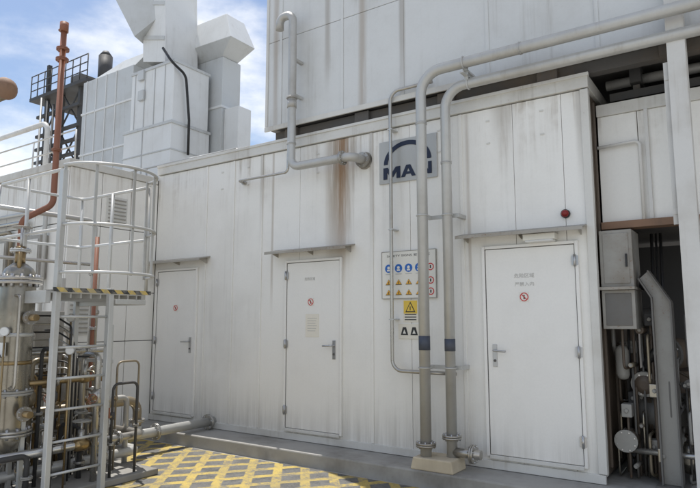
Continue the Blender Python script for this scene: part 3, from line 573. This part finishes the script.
q=MB(); z_=W(20,132,7.2).z; q.pipe([(-40,7.2,z_),(xT(66,130),7.2,z_),(xT(66,130),7.2,z_-4)],.11,M_pipew,.4,14); q.done('process_pipe',label='white insulated pipe crossing in front of the steel tower',cat='pipe')

# ---------------- left ladder & platform ----------------
xl_=-5.13; y1=-2.91; y2=-2.38; y3=-2.0; zp=1.86; BU=.42
ld=thing('access_ladder',(xl_,-2.6,0),'galvanised caged access ladder rising to a small platform','ladder')
for yy in (y1,y2): MB().box(xl_-.03,xl_+.03,yy-.024,yy+.024,0,2.95 if yy==y1 else 1.9,M_galv).box(xl_-.08,xl_+.08,yy-.07,yy+.07,0,.012,M_galv).done('stile',ld,bev=.004)
z_=.28
while z_<1.8: MB().cyl((xl_,y1+.03,z_),(xl_,y2-.03,z_),.012,M_galv,10).done('rung',ld); z_+=.27
cy=(y1+y3)/2; ry=(y3-y1)/2
for zz_ in (2.02,2.45,3.0):
    q=MB(); n=20; q.sweep([(xl_+BU*math.sin(math.pi*i/n),cy-ry*math.cos(math.pi*i/n),zz_) for i in range(n+1)],.014,M_galv,10); q.done('cage_hoop',ld)
for i in (0,5,10,15,20):
    t_=math.pi*i/20; px,py=xl_+(BU-.018)*math.sin(t_),cy-ry*.97*math.cos(t_); MB().box(px-.004,px+.004,py-.013,py+.013,2.0,3.01,M_galv).done('cage_bar',ld)
pf=thing('access_platform',(xl_-.6,-2.4,0),'raised galvanised platform with yellow and black edge strip','platform')
q=MB(); q.box(xl_-1.2,xl_-.04,y1-.03,y3,zp-.02,zp,M_galv)
for i in range(9): yy=y1+.05+i*.1; q.box(xl_-1.2,xl_-.04,yy,yy+.012,zp-.06,zp-.0205,M_galv)
q.done('deck',pf)
q=MB(); q.box(xl_+.036,xl_+.046,y1-.06,y3+.05,zp-.012,zp+.026,M_hz); q.done('edge_strip',pf)
MB().box(xl_-.03,xl_+.035,y2+.04,y3,zp-.11,zp-.062,M_galv).done('frame',pf,bev=.003); MB().box(xl_-1.2,xl_-.04,y3+.001,y3+.05,zp-.11,zp+.0,M_galv).done('frame',pf,bev=.003); MB().box(xl_-1.2,xl_-.04,y1-.08,y1-.031,zp-.11,zp,M_galv).done('frame',pf,bev=.003)
for yy in (y1,y3): MB().box(xl_-1.2,xl_-1.15,yy-.025,yy+.025,0,zp-.021,M_galv).done('leg',pf,bev=.003)
q=MB()
for px,py in ((xl_-.6,y3),(xl_-1.17,y3),(xl_-1.17,y1),(xl_,y3+.02),(xl_-.6,y1)): q.cyl((px,py,zp),(px,py,zp+1.1),.018,M_galv,10)
for z_ in (.55,1.1): q.pipe([(xl_,y3+.02,zp+z_),(xl_-1.17,y3+.0,zp+z_),(xl_-1.17,y1,zp+z_),(xl_-.03,y1,zp+z_)],.016,M_galv,.08,10)
q.done('guard_rail',pf)

# ---------------- vessels and piping ----------------
def vessel(vx,vy,r,zt_,lab,mm,wheel=True):
    ve=thing('filter_vessel',(vx,vy,0),lab,'vessel','skid filter vessels')
    q=MB(); q.sweep([(vx,vy,z) for z in (.40,.47,.56,zt_-.5,zt_-.12,zt_-.05,zt_)],r,mm,28,radii=[r*.3,r*.8,r,r,r,r*.8,r*.4]); q.done('shell',ve)
    fl(ve,(vx,vy,zt_-.16),(0,0,1),r*1.35,M_pipe2,.03,14); fl(ve,(vx,vy,.95),(0,0,1),r*1.2,M_panel2,.02,10); fl(ve,(vx,vy,.6),(0,0,1),r*1.3,M_pipe2,.024,12)
    for zz in (1.2,1.45): q=MB(); q.cyl((vx,vy,zz),(vx,vy,zz+.035),r*1.04,M_brass if zz<1.3 else M_galv,28); q.done('band',ve)
    for i in range(3): a=i*2.1+.4; px,py=vx+r*.95*math.cos(a),vy+r*.95*math.sin(a); MB().box(px-.018,px+.018,py-.018,py+.018,.07,.75,M_galv).done('leg',ve)
    q=MB(); q.cyl((vx,vy,zt_),(vx,vy,zt_+.16),.045,M_brass,14); q.flange((vx,vy,zt_+.12),(0,0,1),.09,M_galv,.013)
    q.cyl((vx,vy,zt_+.13),(vx,vy,zt_+.34),.013,M_steel,8)
    if wheel: q.wheel((vx,vy,zt_+.34),(0,0,1),.08,M_panel2)
    q.cyl((vx+r*.6,vy-.05,zt_-.08),(vx+r*.6,vy-.05,zt_+.1),.018,M_brass,10); q.done('top_valve',ve)
    for zz in (1.62,.78):
        q=MB(); q.cyl((vx+r*.9,vy,zz),(vx+r+.2,vy,zz),.03,M_brass,14); q.flange((vx+r+.1,vy,zz),(1,0,0),.065,M_pipe2,.013); q.done('nozzle',ve)
    q=MB(); q.box(vx+r*.5-.05,vx+r*.5+.05,vy-r*.9-.02,vy-r*.9,1.28,1.40,M_face); q.done('nameplate',ve)
    MB().pipe([(vx+r*.8,vy-.08,zt_-.3),(vx+r+.1,vy-.1,zt_-.3),(vx+r+.1,vy-.1,1.0),(vx+r*.8,vy-.08,1.0)],.012,M_pipe2,.05,8).done('sight_tube',ve)
vessel(-5.66,-2.98,.15,2.12,'shiny steel cylindrical filter vessel with brass and flanged rings',M_bronze)
vessel(-6.35,-3.02,.15,1.75,'shorter steel filter vessel beside pipe valves',M_pipe2,False)
def prun(name,pts,r,m,bend,lab,fls=(),wheels=(),grp='skid piping'):
    e=thing(name,(pts[0][0],pts[0][1],0),lab,'pipe',grp)
    q=MB(); q.pipe(pts,r,m,bend,14); q.done('tube',e)
    for p,d in fls: fl(e,p,d,r*1.75,M_pipe2,.014,6)
    for p,ax,rr,mm in wheels:
        q=MB(); p=Vector(p); ax_=Vector(ax); q.cyl(p,p+ax_*.14,r*.7,M_pipe2,12); q.sweep([p-Vector((0,r*2,0)),p-Vector((0,r,0)),p+Vector((0,r,0)),p+Vector((0,r*2,0))],r,M_brass,14,radii=[r*1.1,r*1.5,r*1.5,r*1.1]); q.cyl(p+ax_*.1,p+ax_*.22,.01,M_steel,8); q.wheel(p+ax_*.22,ax_,rr,mm)
        q.done('valve',e)
    return e
xp=-6.2
prun('process_pipe',[(xp,-3.6,.66),(xp,-1.22,.66),(xp,-1.22,.30)],.052,M_tan,.14,'thick tan pipe stepping down beside the hatched ground',[((xp,-1.7,.66),(0,1,0)),((xp,-1.22,.42),(0,0,1))])
prun('process_pipe',[(xp,-1.22,.36),(xp,-1.22,.25),(xp,.0,.25)],.058,M_pipe,.1,'grey flanged pipe entering the enclosure base',[((xp,-.95,.25),(0,1,0)),((xp,-.1,.25),(0,1,0))])
prun('process_pipe',[(-5.6,-3.4,1.02),(-5.6,-2.05,1.02),(-5.6,-2.05,.1)],.026,M_brass,.1,'brass coloured pipe running along the skid to ground',[((-5.6,-2.6,1.02),(0,1,0))],[((-5.6,-2.3,1.02),(0,0,1),.07,M_black)])
prun('process_pipe',[(-5.9,-3.4,1.28),(-5.9,-1.8,1.28),(-6.5,-1.8,1.28),(-6.5,-1.8,.1)],.026,M_pipe2,.08,'thin stainless pipe with handwheel behind the ladder',[((-5.9,-2.1,1.28),(0,1,0))],[((-5.9,-2.5,1.28),(0,0,1),.06,M_black)])
prun('process_pipe',[(-5.45,-3.4,.42),(-5.45,-1.7,.42),(-6.6,-1.7,.42)],.04,M_pipe2,.1,'stainless pipe low over the ground behind ladder',[((-5.45,-2.75,.42),(0,1,0)),((-5.45,-2.0,.42),(0,1,0))],[((-5.45,-2.4,.42),(0,0,1),.08,M_panel2)])
prun('process_pipe',[(-5.8,-3.4,.18),(-5.8,-1.5,.18),(-7.0,-1.5,.18)],.05,M_pipe,.1,'grey pipe lying near the ground under the skid',[((-5.8,-2.2,.18),(0,1,0))])
prun('process_pipe',[(-6.6,-1.6,.1),(-6.6,-1.6,2.6)],.024,M_red,.1,'slender upright red oxide pipe behind the platform cage',[((-6.6,-1.6,1.5),(0,0,1))])
prun('process_pipe',[(-6.9,-3.2,.95),(-6.9,-1.75,.95),(-6.9,-1.75,.0)],.045,M_pipe,.1,'grey pipe with elbow beside the adjacent block',[((-6.9,-2.3,.95),(0,1,0))],[((-6.9,-2.0,.95),(0,0,1),.09,M_red)])
prun('process_pipe',[(-7.1,-3.2,1.5),(-7.1,-1.6,1.5),(-7.1,-1.6,.1)],.035,M_pipe2,.1,'stainless pipe dropping in front of the adjacent block',[((-7.1,-2.4,1.5),(0,1,0))])
prun('process_pipe',[(-7.2,-1.25,.1),(-7.2,-1.25,2.9),(-7.2,-3.4,2.9)],.03,M_pipe,.12,'tall grey pipe rising in front of the adjacent block',[((-7.2,-1.25,1.2),(0,0,1)),((-7.2,-1.25,2.2),(0,0,1))])
prun('process_pipe',[(-7.0,-1.3,.1),(-7.0,-1.3,2.3),(-7.0,-3.2,2.3)],.02,M_pipe2,.1,'slim steel pipe rising beside a taller pipe',[((-7.0,-1.3,1.7),(0,0,1))])
rnd=random.Random(11)
cells=[(-7.0+.2*i,-3.3+.2*j) for i in range(9) for j in range(8)]; rnd.shuffle(cells)
for i,(px,py) in enumerate(cells[:54]):
    px+=rnd.uniform(-.03,.03); py+=rnd.uniform(-.03,.03); h=rnd.uniform(.4,1.6); r=rnd.choice([.011,.014,.018,.024,.03]); mt=rnd.choice([M_brass,M_pipe,M_pipe2,M_pipe2,M_tan,M_brown,M_dark])
    e=thing('valve_tree',(px,py,.07),'small upright looped pipe with flanges and valve on the skid','valve','skid valve trees')
    q=MB()
    if i%2: ex_,ey_=px,min(py+rnd.uniform(.2,.4),-1.65)
    else: ex_,ey_=max(px-rnd.uniform(.2,.35),-7.1),py
    q.pipe([(px,py,.07),(px,py,h),(ex_,ey_,h),(ex_,ey_,.07)],r,mt,.06,8,4); q.done('tube',e)
    fl(e,(px,py,h*.4),(0,0,1),r*2.2,M_pipe2,.01,4); fl(e,(ex_,ey_,h*.55),(0,0,1),r*2.2,M_panel2,.01,4)
    q=MB(); z=h*.68; q.sweep([(px,py,z-r*2.6),(px,py,z-r),(px,py,z+r),(px,py,z+r*2.6)],r,mt,12,radii=[r*1.2,r*1.9,r*1.9,r*1.2]); q.cyl((px,py,z),(px+.05,py-.06,z),r*.8,M_brass,8)
    if i%3==0: q.wheel((px+.08,py-.096,z),(.64,-.77,0),.04,rnd.choice([M_red,M_black,M_panel2,M_galv]))
    else: q.box(px+.045,px+.055,py-.075,py-.06,z-.01,z+.09,rnd.choice([M_black,M_galv,M_red]))
    q.done('valve',e)
fr=thing('pipe_rack',(-6.2,-2.6,.07),'light steel rack of posts and rails holding skid piping','rack')
for px,py in ((-6.95,-1.8),(-5.95,-1.8),(-6.95,-3.3)): MB().box(px-.025,px+.025,py-.025,py+.025,.07,1.55 if px>-6 else 2.1,M_galv).done('post',fr,bev=.003)
for z_ in (.55,1.15): MB().box(-6.92,-5.9,-1.82,-1.78,z_-.02,z_+.02,M_galv).done('rail',fr,bev=.003)
for z_ in (.5,1.4): MB().box(-6.97,-6.93,-3.27,-1.83,z_-.02,z_+.02,M_galv).done('rail',fr,bev=.003)
for i,(px,py,z_) in enumerate([(-5.35,-2.62,1.32),(-5.9,-2.3,1.62),(-6.3,-2.0,1.1),(-5.5,-3.15,1.5),(-6.0,-1.95,.85)]):
    q=MB(); q.cyl((px,py,.07),(px,py,z_-.03),.009,M_brass,8); q.cyl((px-.02,py+.02,z_),(px+.012,py-.012,z_),.04,M_steel,20); q.cyl((px+.012,py-.012,z_),(px+.014,py-.014,z_),.034,M_face,20); q.done('pressure_gauge',label='small round pressure gauge on a thin brass stem',cat='gauge',group='skid pressure gauges')
for i in range(9):
    px=-6.2+.1*i; q=MB(); q.pipe([(px,-1.95-.08*i,.07),(px,-1.95-.08*i,.9+.08*i),(px-.3,-1.95-.08*i,1.0+.08*i),(px-.3,-2.8,1.0+.08*i),(px-.3,-2.8,.07)],.009,M_pipe2 if i%2 else M_black,.06,8); q.done('instrument_tube',label='thin bent instrument tube on the piping skid',cat='pipe',group='skid instrument tubes')
sk=MB(); sk.box(-7.15,-5.3,-3.6,-1.6,.007,.07,M_conc); sk.done('concrete_plinth',label='low stained concrete plinth carrying vessels and piping',cat='plinth',bev=.01)
q=MB(); q.box(-7.0,-6.7,-2.6,-1.9,1.1,1.7,M_panel2); q.box(-6.699,-6.69,-2.55,-1.95,1.15,1.65,M_panel2); q.box(-6.9,-6.85,-2.3,-2.25,.07,1.1,M_dark); q.done('junction_box',label='grey steel junction box on post behind the platform',cat='box',bev=.005)
b=W(54,190,-2.0); tp=W(57,28,-2.0)
rs=thing('red_standpipe',(b.x,b.y,0),'tall dull red oxide standpipe with flanged top and side branch','pipe')
q=MB(); q.pipe([(b.x,-2.0,tp.z-.1),(b.x,-2.0,W(52,205,-2.0).z),(b.x-.3,-2.2,W(36,216,-2.0).z-.08),(b.x-.3,-2.2,.07)],.036,M_red,.12,14); q.done('tube',rs)
for v_ in (62,52): fl(rs,(b.x,-2.0,W(57,v_,-2).z),(0,0,1),.075,M_red,.014,6,M_red)
fl(rs,(b.x,-2.0,W(57,150,-2).z),(0,0,1),.055,M_red,.014,0)
q=MB(); q.cyl((b.x,-2,tp.z-.1),(b.x,-2,tp.z+.02),.052,M_red,14); q.cyl((b.x-.1,-2,tp.z-.05),(b.x,-2,tp.z-.05),.02,M_red,10); q.done('relief_valve',rs)
c=W(5,89,-2.6); op=thing('capped_pipe',(c.x-2,c.y,c.z),'rusty brown capped pipe end reaching in beside tower','pipe')
q=MB(); q.pipe([(c.x-2.6,-2.6,0),(c.x-2.6,-2.6,c.z),(c.x,-2.6,c.z)],.11,M_tan,.2,18); q.done('tube',op)
q=MB(); q.sweep([(c.x,-2.6,c.z),(c.x+.03,-2.6,c.z),(c.x+.08,-2.6,c.z),(c.x+.12,-2.6,c.z)],.11,M_orange,22,radii=[.125,.13,.105,.04]); q.done('cap',op)

# ---------------- light & world ----------------
to_sun=Vector((-.30,.10,.95)).normalized()
sl=bpy.data.lights.new('sun','SUN'); sl.energy=5; sl.angle=math.radians(.5); sl.color=(1,.965,.91); so=bpy.data.objects.new('sun',sl); S.collection.objects.link(so)
so.rotation_euler=to_sun.to_track_quat('Z','Y').to_euler(); so.location=(0,-3,20)
wd_=bpy.data.worlds.new('World'); S.world=wd_; wd_.use_nodes=True; t=NT(wd_); bg=t.n['Background']
sky=t.new('ShaderNodeTexSky',sky_type='NISHITA'); sky.sun_disc=False; sky.sun_elevation=math.asin(to_sun.z); sky.sun_rotation=math.atan2(to_sun.x,to_sun.y); sky.air_density=1.0; sky.dust_density=1.2; sky.ozone_density=1.5
tc=t.new('ShaderNodeTexCoord').outputs['Generated']
n1=t.noise(tc,3.0,7,.58,mul=(1,1,2.2)); n2=t.noise(tc,1.4,3,.5)
f=t.math('MULTIPLY',t.rng(t.math('MULTIPLY_ADD',n2,.5,t.math('MULTIPLY',n1,.75)),.54,.80),.9)
col=t.mix(f,sky.outputs[0],(9.0,8.9,8.7)); t.l.new(col,bg.inputs['Color']); bg.inputs['Strength'].default_value=.15
